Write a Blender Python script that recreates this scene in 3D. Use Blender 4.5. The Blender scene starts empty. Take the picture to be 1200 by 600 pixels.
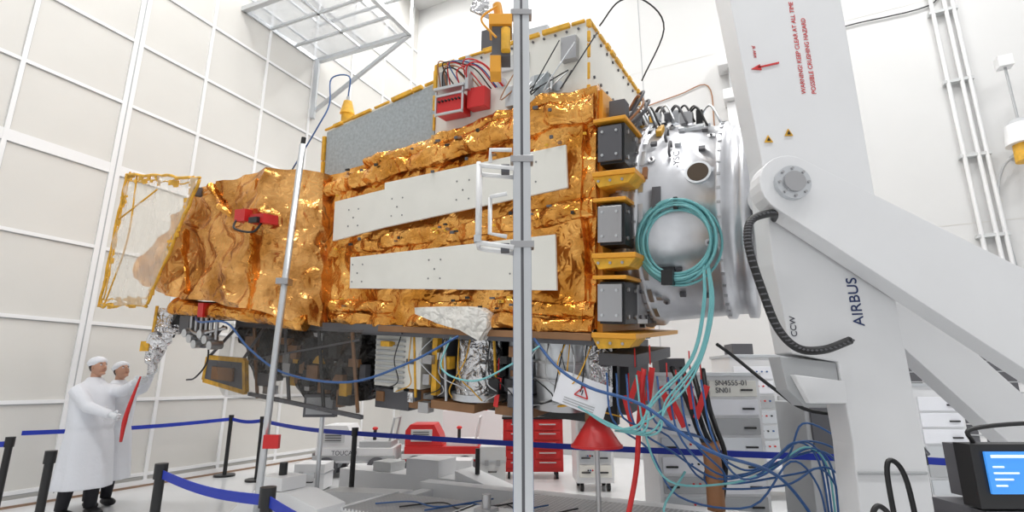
import bpy, math, random
from mathutils import Vector, Matrix, noise
random.seed(7)
V=Vector
scene=bpy.context.scene
# ------------------------------------------------------------------ materials
def mat(name,col,rough=.5,metal=0,bump=0,bscale=20,var=0,vscale=3,emit=0,alpha=1,spec=.5,coat=0,trans=0):
    m=bpy.data.materials.new(name);m.use_nodes=True;nt=m.node_tree;b=nt.nodes['Principled BSDF']
    b.inputs['Base Color'].default_value=(*col,1);b.inputs['Roughness'].default_value=rough;b.inputs['Metallic'].default_value=metal
    b.inputs['Specular IOR Level'].default_value=spec;b.inputs['Coat Weight'].default_value=coat
    if trans: b.inputs['Transmission Weight'].default_value=trans
    if alpha<1: b.inputs['Alpha'].default_value=alpha
    tc=nt.nodes.new('ShaderNodeTexCoord')
    if var:
        n=nt.nodes.new('ShaderNodeTexNoise');n.inputs['Scale'].default_value=vscale;n.inputs['Detail'].default_value=5
        r=nt.nodes.new('ShaderNodeValToRGB');r.color_ramp.elements[0].position=.3;r.color_ramp.elements[1].position=.7
        r.color_ramp.elements[0].color=(*[c*(1-var) for c in col],1);r.color_ramp.elements[1].color=(*[min(1,c*(1+var*.5)) for c in col],1)
        nt.links.new(tc.outputs['Object'],n.inputs['Vector']);nt.links.new(n.outputs['Fac'],r.inputs['Fac']);nt.links.new(r.outputs['Color'],b.inputs['Base Color'])
    if bump:
        n=nt.nodes.new('ShaderNodeTexNoise');n.inputs['Scale'].default_value=bscale;n.inputs['Detail'].default_value=4
        bp=nt.nodes.new('ShaderNodeBump');bp.inputs['Strength'].default_value=bump;bp.inputs['Distance'].default_value=.02
        nt.links.new(tc.outputs['Object'],n.inputs['Vector']);nt.links.new(n.outputs['Fac'],bp.inputs['Height']);nt.links.new(bp.outputs['Normal'],b.inputs['Normal'])
    if emit:
        b.inputs['Emission Color'].default_value=(*col,1);b.inputs['Emission Strength'].default_value=emit
    return m
def foilmat(name,c1,c2,rough=.2,metal=.9,sc=4,strength=.7,alpha=1):
    # crumpled foil: ridged noise gives sharp crease lines between smooth facets
    m=bpy.data.materials.new(name);m.use_nodes=True;nt=m.node_tree;b=nt.nodes['Principled BSDF'];L=nt.links.new
    tc=nt.nodes.new('ShaderNodeTexCoord');prev=None
    for s,wt in ((sc,1.0),(sc*2.3,.38),(sc*5,.10)):
        n=nt.nodes.new('ShaderNodeTexNoise');n.inputs['Scale'].default_value=s;n.inputs['Detail'].default_value=0;n.inputs['Distortion'].default_value=.5
        L(tc.outputs['Object'],n.inputs['Vector'])
        a=nt.nodes.new('ShaderNodeMath');a.operation='SUBTRACT';L(n.outputs['Fac'],a.inputs[0]);a.inputs[1].default_value=.5
        c=nt.nodes.new('ShaderNodeMath');c.operation='ABSOLUTE';L(a.outputs[0],c.inputs[0])
        d=nt.nodes.new('ShaderNodeMath');d.operation='MULTIPLY_ADD';L(c.outputs[0],d.inputs[0]);d.inputs[1].default_value=wt
        if prev is not None:L(prev.outputs[0],d.inputs[2])
        else:d.inputs[2].default_value=0
        prev=d
    bp=nt.nodes.new('ShaderNodeBump');bp.inputs['Strength'].default_value=strength;bp.inputs['Distance'].default_value=.16
    L(prev.outputs[0],bp.inputs['Height']);L(bp.outputs['Normal'],b.inputs['Normal'])
    n2=nt.nodes.new('ShaderNodeTexNoise');n2.inputs['Scale'].default_value=2.6;n2.inputs['Detail'].default_value=5;L(tc.outputs['Object'],n2.inputs['Vector'])
    r=nt.nodes.new('ShaderNodeValToRGB');r.color_ramp.elements[0].position=.38;r.color_ramp.elements[1].position=.62
    r.color_ramp.elements[0].color=(*c1,1);r.color_ramp.elements[1].color=(*c2,1)
    L(n2.outputs['Fac'],r.inputs['Fac']);L(r.outputs['Color'],b.inputs['Base Color'])
    b.inputs['Metallic'].default_value=metal;b.inputs['Roughness'].default_value=rough
    if alpha<1:b.inputs['Alpha'].default_value=alpha
    return m
M=dict(
 foil=foilmat('orange_foil',(.58,.23,.03),(.93,.48,.13),rough=.22,metal=.88,sc=3.2,strength=.65),
 brownfoil=foilmat('amber_foil',(.48,.20,.04),(.90,.48,.16),rough=.25,metal=.85,sc=2.4,strength=.85),
 silverfoil=foilmat('silver_foil',(.55,.55,.56),(.85,.85,.86),rough=.2,sc=7),
 blackfoil=foilmat('black_foil',(.008,.008,.009),(.05,.045,.04),rough=.2,metal=.2,sc=4,strength=1),
 whitefoil=foilmat('white_blanket',(.72,.7,.64),(.85,.83,.78),rough=.55,metal=0,sc=7),
 white=mat('white_paint',(.78,.78,.78),.35), offwhite=mat('panel_white',(.79,.78,.72),.45,var=.04),
 arm=mat('arm_white',(.76,.765,.775),.4,var=.02),
 wall=mat('wall_panel',(.65,.635,.60),.55,var=.03,vscale=1), mull=mat('wall_profile',(.80,.80,.80),.4),
 wall2=mat('wall_plaster',(.67,.668,.66),.6,var=.02,vscale=1),
 grey=mat('grey_paint',(.42,.43,.44),.5), lgrey=mat('light_grey',(.58,.59,.59),.5), dgrey=mat('dark_grey',(.1,.1,.11),.5), black=mat('black',(.012,.012,.013),.4),
 rad=mat('radiator_grey',(.40,.44,.46),.35,metal=.3,var=.2,vscale=30),
 alu=mat('aluminium',(.62,.64,.66),.35,metal=.85), ring=mat('ring_alu',(.70,.71,.74),.34,metal=.72,var=.15,vscale=4),
 steel=mat('steel',(.45,.45,.46),.3,metal=.9),
 yellow=mat('yellow_tape',(.78,.42,.03),.5,var=.3,vscale=12), orange=mat('orange_bracket',(.80,.36,.03),.4),
 red=mat('red',(.58,.02,.02),.4), redtag=mat('red_tag',(.68,.03,.03),.6), teal=mat('teal_cable',(.18,.48,.50),.28),
 blue=mat('blue_cable',(.03,.10,.28),.35), belt=mat('belt_blue',(.012,.035,.40),.6), copper=mat('brown_cable',(.35,.16,.07),.5),
 film=mat('clear_film',(.85,.80,.68),.12,alpha=.40,bump=.6,bscale=6),
 darkfilm=mat('smoky_plastic',(.10,.095,.09),.06,alpha=.32,bump=.8,bscale=5),
 glass=mat('platform_mesh',(.62,.68,.75),.3,alpha=.55), skin=mat('skin',(.5,.27,.18),.5), hair=mat('hair',(.03,.02,.015),.6), lips=mat('lips',(.4,.14,.11),.5),
 coat=mat('coat_white',(.76,.78,.83),.75,bump=1.0,bscale=5), glove=mat('glove',(.72,.75,.78),.5), trousers=mat('trousers',(.015,.015,.02),.8),
 screen=mat('screen',(.05,.25,.7),.2,emit=.7), screenw=mat('screen_white',(.7,.8,.9),.3,emit=.5), paper=mat('paper',(.82,.83,.87),.6), textred=mat('text_red',(.6,.03,.03),.5),
 textblk=mat('text_dark',(.03,.03,.05),.5), textnavy=mat('text_navy',(.01,.03,.12),.5), brown=mat('brown_plate',(.28,.14,.06),.5,var=.3), lamp=mat('lamp_glow',(1,1,1),.5,emit=6),
 hole=mat('dark_hole',(.06,.035,.015),.6), trim=mat('brown_trim',(.28,.18,.12),.6), frame=mat('frame_grey',(.22,.22,.22),.5),
)
M['floor']=mat('floor_epoxy',(.70,.71,.72),.18,var=.06,vscale=.8)
def checker():
    m=bpy.data.materials.new('checker_plate');m.use_nodes=True;nt=m.node_tree;b=nt.nodes['Principled BSDF'];L=nt.links.new
    b.inputs['Metallic'].default_value=.5;b.inputs['Roughness'].default_value=.45
    tc=nt.nodes.new('ShaderNodeTexCoord');v=nt.nodes.new('ShaderNodeTexVoronoi');v.inputs['Scale'].default_value=22;v.inputs['Randomness'].default_value=.05
    L(tc.outputs['Object'],v.inputs['Vector']);r=nt.nodes.new('ShaderNodeValToRGB');r.color_ramp.elements[0].color=(.85,.85,.85,1);r.color_ramp.elements[0].position=.2;r.color_ramp.elements[1].position=.4;r.color_ramp.elements[1].color=(.38,.38,.39,1)
    L(v.outputs['Distance'],r.inputs['Fac']);L(r.outputs['Color'],b.inputs['Base Color'])
    bp=nt.nodes.new('ShaderNodeBump');bp.inputs['Distance'].default_value=.01;L(r.outputs['Color'],bp.inputs['Height']);L(bp.outputs['Normal'],b.inputs['Normal']);return m
M['checker']=checker()
# ------------------------------------------------------------------ mesh builder
def smoothpath(pts,k=6):
    pts=[V(p) for p in pts]
    if len(pts)<3 or k<2: return pts
    P=[pts[0]*2-pts[1]]+pts+[pts[-1]*2-pts[-2]];out=[]
    for i in range(1,len(P)-2):
        for j in range(k):
            t=j/k;a,b,c,d=P[i-1],P[i],P[i+1],P[i+2]
            out.append(.5*((2*b)+(c-a)*t+(2*a-5*b+4*c-d)*t*t+(3*b-a-3*c+d)*t**3))
    out.append(pts[-1]);return out
class B:
    def __init__(s): s.v=[];s.f=[];s.m=[];s.sm=[];s.mats=[]
    def mi(s,k):
        if k not in s.mats:s.mats.append(k)
        return s.mats.index(k)
    def add(s,vs,fs,k,sm=False):
        o=len(s.v);s.v+=[V(x) for x in vs];i=s.mi(k)
        for f in fs:s.f.append([a+o for a in f]);s.m.append(i);s.sm.append(sm)
        return s
    def box(s,c,d,k,R=None):
        vs=[]
        for x in(-1,1):
            for y in(-1,1):
                for z in(-1,1):
                    q=V((x*d[0]/2,y*d[1]/2,z*d[2]/2))
                    if R:q=R@q
                    vs.append(q+V(c))
        return s.add(vs,[(0,1,3,2),(4,6,7,5),(0,4,5,1),(2,3,7,6),(0,2,6,4),(1,5,7,3)],k)
    def bb(s,a,b,k):
        a=V(a);b=V(b);return s.box((a+b)/2,b-a,k)
    def cyl(s,p,q,r,k,r2=None,n=20,cap=True,sm=True):
        p=V(p);q=V(q);r2=r if r2 is None else r2;d=(q-p).normalized();u=d.orthogonal().normalized();w=d.cross(u)
        vs=[];
        for i in range(n):
            a=2*math.pi*i/n;e=u*math.cos(a)+w*math.sin(a);vs+=[p+e*r,q+e*r2]
        s.add(vs,[(2*i,2*((i+1)%n),2*((i+1)%n)+1,2*i+1) for i in range(n)],k,sm)
        if cap:
            s.add(vs[0::2],[tuple(range(n))[::-1]],k);s.add(vs[1::2],[tuple(range(n))],k)
        return s
    def tube(s,pts,r,k,n=8,kk=6,rs=None,close=False):
        P=smoothpath(pts,kk);N=len(P)
        if rs: 
            R=[]
            for i in range(N):
                t=i/(N-1)*(len(rs)-1);j=min(int(t),len(rs)-2);R.append(rs[j]+(rs[j+1]-rs[j])*(t-j))
        else:R=[r]*N
        d=(P[1]-P[0]).normalized();u=d.orthogonal().normalized();vs=[]
        for i in range(N):
            d=(P[min(i+1,N-1)]-P[max(i-1,0)]).normalized();u=(u-u.dot(d)*d).normalized();w=d.cross(u)
            for j in range(n):
                a=2*math.pi*j/n;vs.append(P[i]+(u*math.cos(a)+w*math.sin(a))*R[i])
        fs=[(i*n+j,i*n+(j+1)%n,(i+1)*n+(j+1)%n,(i+1)*n+j) for i in range(N-1) for j in range(n)]
        fs+=[tuple(range(n))[::-1],tuple((N-1)*n+j for j in range(n))]
        return s.add(vs,fs,k,True)
    def prism(s,poly,axis,lo,hi,k):
        def mk(a,b,c): 
            return {0:(c,a,b),1:(a,c,b),2:(a,b,c)}[axis]
        n=len(poly);vs=[mk(a,b,lo) for a,b in poly]+[mk(a,b,hi) for a,b in poly]
        return s.add(vs,[tuple(range(n))[::-1],tuple(range(n,2*n))]+[(i,(i+1)%n,n+(i+1)%n,n+i) for i in range(n)],k)
    def ell(s,c,r,k,nu=20,nv=12,fn=None,R=None):
        vs=[];c=V(c)
        for i in range(nv+1):
            th=math.pi*i/nv
            for j in range(nu):
                ph=2*math.pi*j/nu;q=V((math.sin(th)*math.cos(ph),math.sin(th)*math.sin(ph),math.cos(th)))
                w=V((q.x*r[0],q.y*r[1],q.z*r[2]))
                if fn:w=fn(q,w)
                if R:w=R@w
                vs.append(c+w)
        return s.add(vs,[(i*nu+j,(i+1)*nu+j,(i+1)*nu+(j+1)%nu,i*nu+(j+1)%nu) for i in range(nv) for j in range(nu)],k,True)
    def loft(s,rings,k,cap=True,sm=True):
        n=len(rings[0]);vs=[p for r in rings for p in r];N=len(rings)
        fs=[(i*n+j,i*n+(j+1)%n,(i+1)*n+(j+1)%n,(i+1)*n+j) for i in range(N-1) for j in range(n)]
        if cap:fs+=[tuple(range(n))[::-1],tuple((N-1)*n+j for j in range(n))]
        return s.add(vs,fs,k,sm)
    def sheet(s,fn,nu,nv,k,sm=False):
        vs=[fn(i/nu,j/nv) for i in range(nu+1) for j in range(nv+1)]
        return s.add(vs,[(i*(nv+1)+j,(i+1)*(nv+1)+j,(i+1)*(nv+1)+j+1,i*(nv+1)+j+1) for i in range(nu) for j in range(nv)],k,sm)
    def make(s,name,parent=None,bevel=0,remesh=0,smooth=0,loc=None):
        me=bpy.data.meshes.new(name);vs=s.v
        if loc is not None: vs=[v-V(loc) for v in vs]
        me.from_pydata(vs,[],s.f)
        for k in s.mats:me.materials.append(M[k])
        for p,i,q in zip(me.polygons,s.m,s.sm):p.material_index=i;p.use_smooth=q
        me.update();o=bpy.data.objects.new(name,me);bpy.context.collection.objects.link(o)
        if loc is not None:o.location=loc
        if parent:o.parent=parent
        if bevel:
            b=o.modifiers.new('bevel','BEVEL');b.width=bevel;b.segments=2;b.limit_method='ANGLE';b.angle_limit=.7
        if remesh:
            r=o.modifiers.new('remesh','REMESH');r.mode='VOXEL';r.voxel_size=remesh;r.use_smooth_shade=True
        if smooth:
            r=o.modifiers.new('smooth','SMOOTH');r.iterations=smooth;r.factor=.6
        return o
def empty(name,mtx=None,loc=None):
    e=bpy.data.objects.new(name,None);bpy.context.collection.objects.link(e)
    if mtx:e.matrix_world=mtx
    if loc:e.location=loc
    return e
def text(name,body,size,mtx,k,parent=None,ext=.001,spacing=1):
    c=bpy.data.curves.new(name,'FONT');c.body=body;c.size=size;c.extrude=ext;c.materials.append(M[k]);c.space_line=spacing
    o=bpy.data.objects.new(name,c);bpy.context.collection.objects.link(o)
    if parent:o.parent=parent
    o.matrix_local=mtx;return o
def beam(b,p,q,w,k,w2=None):
    p=V(p);q=V(q);d=(q-p);R=d.to_track_quat('X','Z').to_matrix();b.box((p+q)/2,(d.length,w,w2 or w),k,R)
def crk(p,amp,sc=1.0):
    q=V((p.x*1.0,p.y,p.z*.8))*sc;n=noise.noise
    r=abs(n(q*1.7+V((3,1,7))))*1.6+abs(n(q*3.9))*.75+abs(n(q*8.5))*.2
    a=noise.noise_vector(q*1.2)*.7
    s=V((n(q*3.1+V((9,0,0))),0,n(q*3.1+V((0,9,0)))))*.5
    return p+amp*(a+s+V((0,-1,0))*(.75-r)*1.6)
def foilbox(b,st,k,amp,ny=14,nz=40,sub=5,sc=1):
    S=[]
    for i in range(len(st)-1):
        for j in range(sub):
            t=j/sub;S.append([st[i][q]+(st[i+1][q]-st[i][q])*t for q in range(5)])
    S.append(list(st[-1]));rings=[]
    for x,yf,yb,zb,zt in S:
        r=[]
        for j in range(nz):r.append(V((x,yf,zb+(zt-zb)*j/nz)))
        for j in range(ny):r.append(V((x,yf+(yb-yf)*j/ny,zt)))
        for j in range(nz):r.append(V((x,yb,zt+(zb-zt)*j/nz)))
        for j in range(ny):r.append(V((x,yb+(yf-yb)*j/ny,zb)))
        rings.append([crk(p,amp,sc) for p in r])
    b.loft(rings,k,sm=False)
def foilroll(b,p,q,r,k,amp=.04,n=22,N=130,sc=1.3,flat=1):
    p=V(p);q=V(q);rings=[]
    for i in range(N+1):
        c=p.lerp(q,i/N);rr=r*(1+.35*noise.noise(c*2.3)+.25*abs(noise.noise(c*7)))
        c=c+V((0,0,.03*noise.noise(c*3+V((5,5,5)))))
        rings.append([crk(c+V((0,math.cos(2*math.pi*j/n)*rr*flat,math.sin(2*math.pi*j/n)*rr)),amp,sc) for j in range(n)])
    b.loft(rings,k,sm=False)
# ------------------------------------------------------------------ camera
pit=math.radians(13.6)
cam=bpy.data.objects.new('camera',bpy.data.cameras.new('camera'));bpy.context.collection.objects.link(cam)
cam.location=(0,0,1.55);cam.rotation_euler=(math.pi/2+pit,0,0);cam.data.lens=18.39;cam.data.sensor_width=36;cam.data.clip_start=.05
scene.camera=cam
# ------------------------------------------------------------------ room
H=13.0
b=B();b.bb((-9,-7,-.1),(18,24,0),'floor');b.make('floor')
b=B();b.bb((-9,-7,H),(18,24,H+.1),'wall2');b.make('ceiling')
def wallmtx(P,d):
    d=V((d[0],d[1],0)).normalized();n=V((d.y,-d.x,0))
    m=Matrix.Identity(4)
    for i in range(3):
        m[i][0]=d[i];m[i][1]=-n[i];m[i][2]=(0,0,1)[i];m[i][3]=(P[0],P[1],0)[i]
    return m
LWm=wallmtx((-6.43,7.13),(.438,.899))
b=B();b.bb((-12,0,0),(8.15,.12,H),'wall')
xs=[-.8-1.25*i for i in range(8)][::-1]+[.53,1.7,2.9,4.1,5.3,6.5,7.7]
zs=[.18,1.3,2.4,3.52,4.78,5.9,7.02,8.14,9.26,10.4,11.5]
for x in xs:
    w=.15 if x==.53 else .055
    b.bb((x-w/2,-.03,0),(x+w/2,0,H),'mull');b.bb((x+w/2,-.004,0),(x+w/2+.012,0,H),'grey')
b.bb((.53-.008,-.034,0),(.53+.008,-.03,H),'grey')
for z in zs:
    w=.16 if z==4.78 else .05
    b.bb((-12,-.026,z-w/2),(8.1,0,z+w/2),'mull');b.bb((-12,-.004,z-w/2-.012),(8.1,0,z-w/2),'grey')
o=b.make('wall_left');o.matrix_world=LWm
b=B();b.bb((-12,-.04,0),(8.1,-.027,.1),'mull');b.bb((-12,-.05,0),(8.1,-.04,.03),'trim');o=b.make('baseboard_left');o.matrix_world=LWm
BWm=wallmtx((-2.94,14.3),(.899,-.438))
b=B();b.bb((-.1,0,0),(24,.12,H),'wall2')
for x in (3.4,6.8,10.1,14.5):b.bb((x-.01,-.004,0),(x+.01,0,H),'grey')
for z in (4.3,8.9):b.bb((0,-.004,z-.006),(24,0,z+.006),'wall')
o=b.make('wall_back');o.matrix_world=BWm
b=B();b.bb((0,-.03,0),(24,0,.12),'grey');o=b.make('baseboard_back');o.matrix_world=BWm
b=B();b.bb((10.6,-.05,.5),(13.2,-.002,2.3),'mull')
for i in range(4):b.bb((10.68+i*.63,-.06,.6),(11.22+i*.63,-.05,2.2),'dgrey')
for i in range(9):b.bb((10.6,-.075,.7+i*.17),(13.2,-.06,.72+i*.17),'grey')
o=b.make('window_1');o.matrix_world=BWm
b=B()
for x in (12.42,12.62,12.74):b.cyl((x,-.1,3.2),(x,-.1,H),.035,'white',n=10)
b.bb((12.3,-.12,3.1),(12.85,-.0,3.3),'white')
for z in (4,5.5,7,8.5,10):b.bb((12.35,-.13,z),(12.8,-.0,z+.06),'lgrey')
o=b.make('wall_conduit');o.matrix_world=BWm
b=B();b.tube([(10.4,-.04,8.6),(11,-.04,8.75),(12.4,-.04,8.75),(12.6,-.05,9.2)],.014,'black')
o=b.make('wall_cable');o.matrix_world=BWm
b=B();b.tube([(6.6,-.04,7.9),(7.6,-.04,8.05),(8.25,-.04,8.1),(8.3,-.04,7.0),(8.35,-.04,5.5)],.014,'copper');b.tube([(8.5,-.04,6.1),(9.3,-.04,6.3),(9.4,-.04,8)],.012,'copper')
o=b.make('wall_cable');o.matrix_world=BWm
b=B();b.bb((8.55,-.4,7.5),(8.95,0,7.75),'white');b.bb((8.6,-.25,5.4),(8.9,0,7.5),'white');b.bb((8.5,-.45,8.3),(9.0,0,8.7),'white');b.bb((8.7,-.3,7.7),(8.8,-.1,8.4),'grey')
o=b.make('wall_junction_box',bevel=.02);o.matrix_world=BWm
b=B();b.cyl((13.1,0,5.4),(13.1,-.5,5.4),.05,'grey');b.cyl((13.1,-.5,5.15),(13.1,-.5,5.45),.16,'yellow',r2=.15);b.cyl((13.1,-.5,5.45),(13.1,-.5,5.8),.24,'white',r2=.2);b.cyl((13.1,-.5,5.8),(13.1,-.5,5.9),.2,'grey',r2=.1);b.cyl((13.1,-.5,5.9),(13.1,-.5,6.9),.02,'grey');b.bb((13.0,-.6,6.9),(13.2,-.4,7.1),'white');b.tube([(12.8,-.05,3.3),(12.75,-.1,4.6),(12.9,-.1,5.2),(13.1,-.2,5.4)],.02,'grey')
o=b.make('wall_beacon_lamp');o.matrix_world=BWm
b=B();A_=V((-4.6,10.9,8.9));Bq=V((-2.2,9.9,8.9));dw=V((-.438,-.899,0));Dq=A_+dw*1.95;Cq=Bq+dw*1.95
for z in (0,1.0):
    for p,q in ((A_,Bq),(Bq,Cq),(Cq,Dq),(Dq,A_)):beam(b,p+V((0,0,z)),q+V((0,0,z)),.10 if z==0 else .05,'alu')
for t in (.33,.66):beam(b,A_.lerp(Dq,t),Bq.lerp(Cq,t),.05,'alu')
beam(b,A_.lerp(Bq,.5),Dq.lerp(Cq,.5),.05,'alu')
for t in (0,.5,1):beam(b,Bq.lerp(Cq,t),Bq.lerp(Cq,t)+V((0,0,1)),.05,'alu')
b.add([A_+V((0,0,.03)),Bq+V((0,0,.03)),Cq+V((0,0,.03)),Dq+V((0,0,.03))],[(0,1,2,3)],'glass')
beam(b,Bq,A_+V((.05,0,-1.3)),.07,'alu');beam(b,A_+V((.05,-.05,0)),A_+V((.05,-.05,-1.5)),.09,'alu')
b.make('wall_mounted_platform')
for x in (-4,1.5,7):
    for y in (0,6,12):
        b=B();b.bb((x-1.5,y-.5,H-.12),(x+1.5,y+.5,H-.001),'mull');b.bb((x-1.4,y-.42,H-.13),(x+1.4,y+.42,H-.12),'lamp');b.make('ceiling_light')
        l=bpy.data.lights.new('panel_light','AREA');l.shape='RECTANGLE';l.size=2.8;l.size_y=.9;l.energy=270;l.color=(1,.995,.985)
        lo=bpy.data.objects.new('panel_light',l);bpy.context.collection.objects.link(lo);lo.location=(x,y,H-.16)
w=bpy.data.worlds.new('world');scene.world=w;w.use_nodes=True;nt=w.node_tree;bg=nt.nodes['Background']
tc=nt.nodes.new('ShaderNodeTexCoord');sp=nt.nodes.new('ShaderNodeSeparateXYZ');mr=nt.nodes.new('ShaderNodeMapRange');mr.inputs['From Min'].default_value=-.4;mr.inputs['From Max'].default_value=.9
rp=nt.nodes.new('ShaderNodeValToRGB');rp.color_ramp.elements[0].color=(.6,.61,.63,1);rp.color_ramp.elements[1].color=(1,1,1,1)
nt.links.new(tc.outputs['Generated'],sp.inputs[0]);nt.links.new(sp.outputs['Z'],mr.inputs['Value']);nt.links.new(mr.outputs[0],rp.inputs[0]);nt.links.new(rp.outputs[0],bg.inputs[0]);bg.inputs[1].default_value=.86
# ------------------------------------------------------------------ satellite
X=-V((-1.876,.989,.164)).normalized();Z=V((.02,-.128,1));Z=(Z-Z.dot(X)*X).normalized();Y=Z.cross(X);O=V((.677,4.3,1.98))
SM=Matrix(((X.x,Y.x,Z.x,O.x),(X.y,Y.y,Z.y,O.y),(X.z,Y.z,Z.z,O.z),(0,0,0,1)))
sat=empty('satellite',SM)
def L2W(x,y,z):return SM@V((x,y,z))
b=B();foilbox(b,[(-4.3,.05,1.95,-.02,1.45),(-3.1,.04,1.95,-.06,1.62),(-1.58,.04,1.95,-.04,1.86),(0,.04,1.95,0,2.1)],'foil',.038,ny=30,nz=66,sub=44)
b.sheet(lambda u,v:crk(V((.02,u*1.95,.0+v*2.1)),.04),36,36,'foil')
foilroll(b,(-3.15,.02,1.47),(-1.6,.02,1.70),.10,'foil',.05,flat=.5);foilroll(b,(-1.7,.02,1.68),(.0,.02,1.90),.11,'foil',.05,flat=.5)
foilroll(b,(-2.6,.04,1.70),(-.1,.05,2.05),.06,'foil',.05,flat=.8)
foilroll(b,(-3.1,.03,.76),(-.0,.03,1.0),.075,'foil',.045,flat=.5)
foilroll(b,(-3.05,.03,.16),(-.0,.03,.17),.06,'foil',.045,flat=.6);foilroll(b,(-3.05,.03,.0),(-.0,.03,.03),.06,'foil',.045,flat=.6)
foilroll(b,(-.1,.03,.1),(-.12,.03,2.0),.09,'foil',.05,flat=.5)
b.make('foil_body',sat)
b=B()
b.prism([(-2.99,.86),(-2.25,.97),(-.23,1.19),(-.25,1.57),(-2.28,1.44),(-2.28,1.37),(-2.99,1.30)],1,-.052,-.02,'offwhite')
b.prism([(-2.70,.34),(-.32,.31),(-.34,.79),(-2.71,.67)],1,-.052,-.02,'offwhite')
for x,z in ((-2.6,.5),(-1.6,.52),(-.7,.55),(-2.7,1.1),(-2.1,1.17),(-1.3,1.27),(-.6,1.36)):
    for dx in (-.07,.07):
        for dz in (-.09,0,.09):b.cyl((x+dx*(dz!=0),-.056,z+dz),(x+dx*(dz!=0),-.05,z+dz),.009,'frame',n=8)
b.make('radiator_strips',sat,bevel=.004)
b=B()
for i in range(60):
    x=random.uniform(-3,-.05);z=random.choice([lambda x:1.98+.14*x,lambda x:1.02+.08*x,lambda x:.2,lambda x:1.66+.1*x])(x)+random.uniform(-.05,.05)
    b.box((x,-.07,z),(random.uniform(.02,.05),.02,random.uniform(.015,.03)),random.choice(['black','brown','yellow','dgrey']))
b.make('foil_clips',sat)
b=B()
b.prism([(-3.46,1.45),(-1.80,1.7),(-1.80,2.58),(-3.46,2.28)],1,.2,1.9,'offwhite')
b.prism([(-3.43,1.62),(-1.83,1.9),(-1.83,2.53),(-3.43,2.23)],1,.17,.21,'rad')
b.prism([(-1.79,1.7),(-.12,1.9),(-.12,2.78),(-1.79,2.70)],1,.13,1.92,'offwhite')
for p,q in (((-3.46,.17,2.26),(-1.82,.17,2.56)),((-1.79,.12,2.69),(-.12,.12,2.77)),((-3.46,.17,1.6),(-3.46,.17,2.27)),((-1.80,.12,1.85),(-1.80,.12,2.7)),((-.11,.14,2.0),(-.11,.14,2.78)),((-.11,.14,2.78),(-.11,1.9,2.78)),((-.11,1.9,2.1),(-.11,1.9,2.78))):
    p=V(p);q=V(q);L=(q-p).length;d=(q-p)/L;t=0
    while t<L-.05:
        l=min(random.uniform(.08,.3),L-t);beam(b,p+d*t,p+d*(t+l),random.uniform(.022,.045),'yellow');t+=l+random.uniform(.0,.06)
for i in range(14):b.cyl((-1.7+i*.115,.125,2.64+i*.0052),(-1.7+i*.115,.115,2.64+i*.0052),.012,'dgrey',n=8)
for i in range(9):
    b.cyl((-.118,.3+i*.19,2.7),(-.105,.3+i*.19,2.7),.016,'dgrey',n=8);b.cyl((-.118,.3+i*.19,2.3),(-.105,.3+i*.19,2.3),.016,'dgrey',n=8)
for x,z in ((-1.0,2.35),(-.65,2.3),(-.4,2.2)):b.cyl((x,.12,z),(x,.13,z),.05,'alu')
b.bb((-.9,.02,2.05),(-.75,.13,2.25),'alu');b.bb((-.6,.02,2.1),(-.45,.13,2.3),'rad');b.bb((-.35,.05,2.4),(-.2,.13,2.62),'steel')
b.bb((-1.0,.1,2.45),(-.7,.13,2.6),'lgrey');b.bb((-1.75,.1,2.35),(-1.66,.13,2.6),'steel')
b.box((-1.22,.06,2.2),(.2,.12,.2),'red');b.box((-1.5,.04,2.16),(.3,.16,.2),'red')
for zz in (2.07,2.26):b.box((-1.5,-.045,zz),(.34,.02,.025),'alu')
for xx in (-1.66,-1.34):b.box((xx,-.045,2.18),(.02,.02,.26),'alu')
for i in range(7):b.cyl((-1.62+i*.04,-.04,2.2),(-1.62+i*.04,-.06,2.2),.012,'black',n=6)
b.box((-1.5,.0,2.33),(.36,.14,.03),'alu');b.box((-1.3,.0,2.45),(.04,.1,.35),'alu');b.box((-1.62,.04,2.42),(.03,.06,.2),'dgrey')
b.bb((-1.0,.3,2.74),(-.6,.7,2.95),'alu');b.bb((-1.3,.2,2.72),(-1.15,.4,3.0),'dgrey');b.bb((-.5,.4,2.76),(-.3,.6,2.86),'yellow')
b.make('upper_body',sat,bevel=.004)
b=B()
for i in range(9):
    x=-1.65+random.random()*.4;b.tube([(x,.0,2.33),(x+random.uniform(-.1,.1),-.1,2.45+random.random()*.15),(x+.2,-.03,2.5),(x+.35,.1,2.3)],.007,random.choice(['black','red','blue','copper']))
for i in range(7):
    x=-.75+random.random()*.5;b.tube([(x,.08,2.3),(x+random.uniform(-.2,.2),-.04,2.1),(x+random.uniform(-.1,.3),.02,2.2+random.random()*.4)],.006,random.choice(['black','alu','copper']))
b.make('upper_harness',sat)
b=B();b.cyl((-3.3,.35,2.25),(-3.3,.35,2.5),.07,'yellow');b.cyl((-3.3,.35,2.5),(-3.3,.35,2.66),.09,'yellow',r2=.05);b.cyl((-3.3,.35,2.66),(-3.3,.35,2.72),.02,'alu')
b.tube([(-3.3,.35,2.72),(-3.25,.3,2.95),(-3.5,.25,2.95),(-3.45,.2,2.6),(-3.5,.1,2.3),(-3.8,.0,1.75)],.009,'blue')
b.make('antenna_post',sat)
b=B()
b.bb((.0,.05,-.03),(.05,1.9,2.05),'orange')
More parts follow.
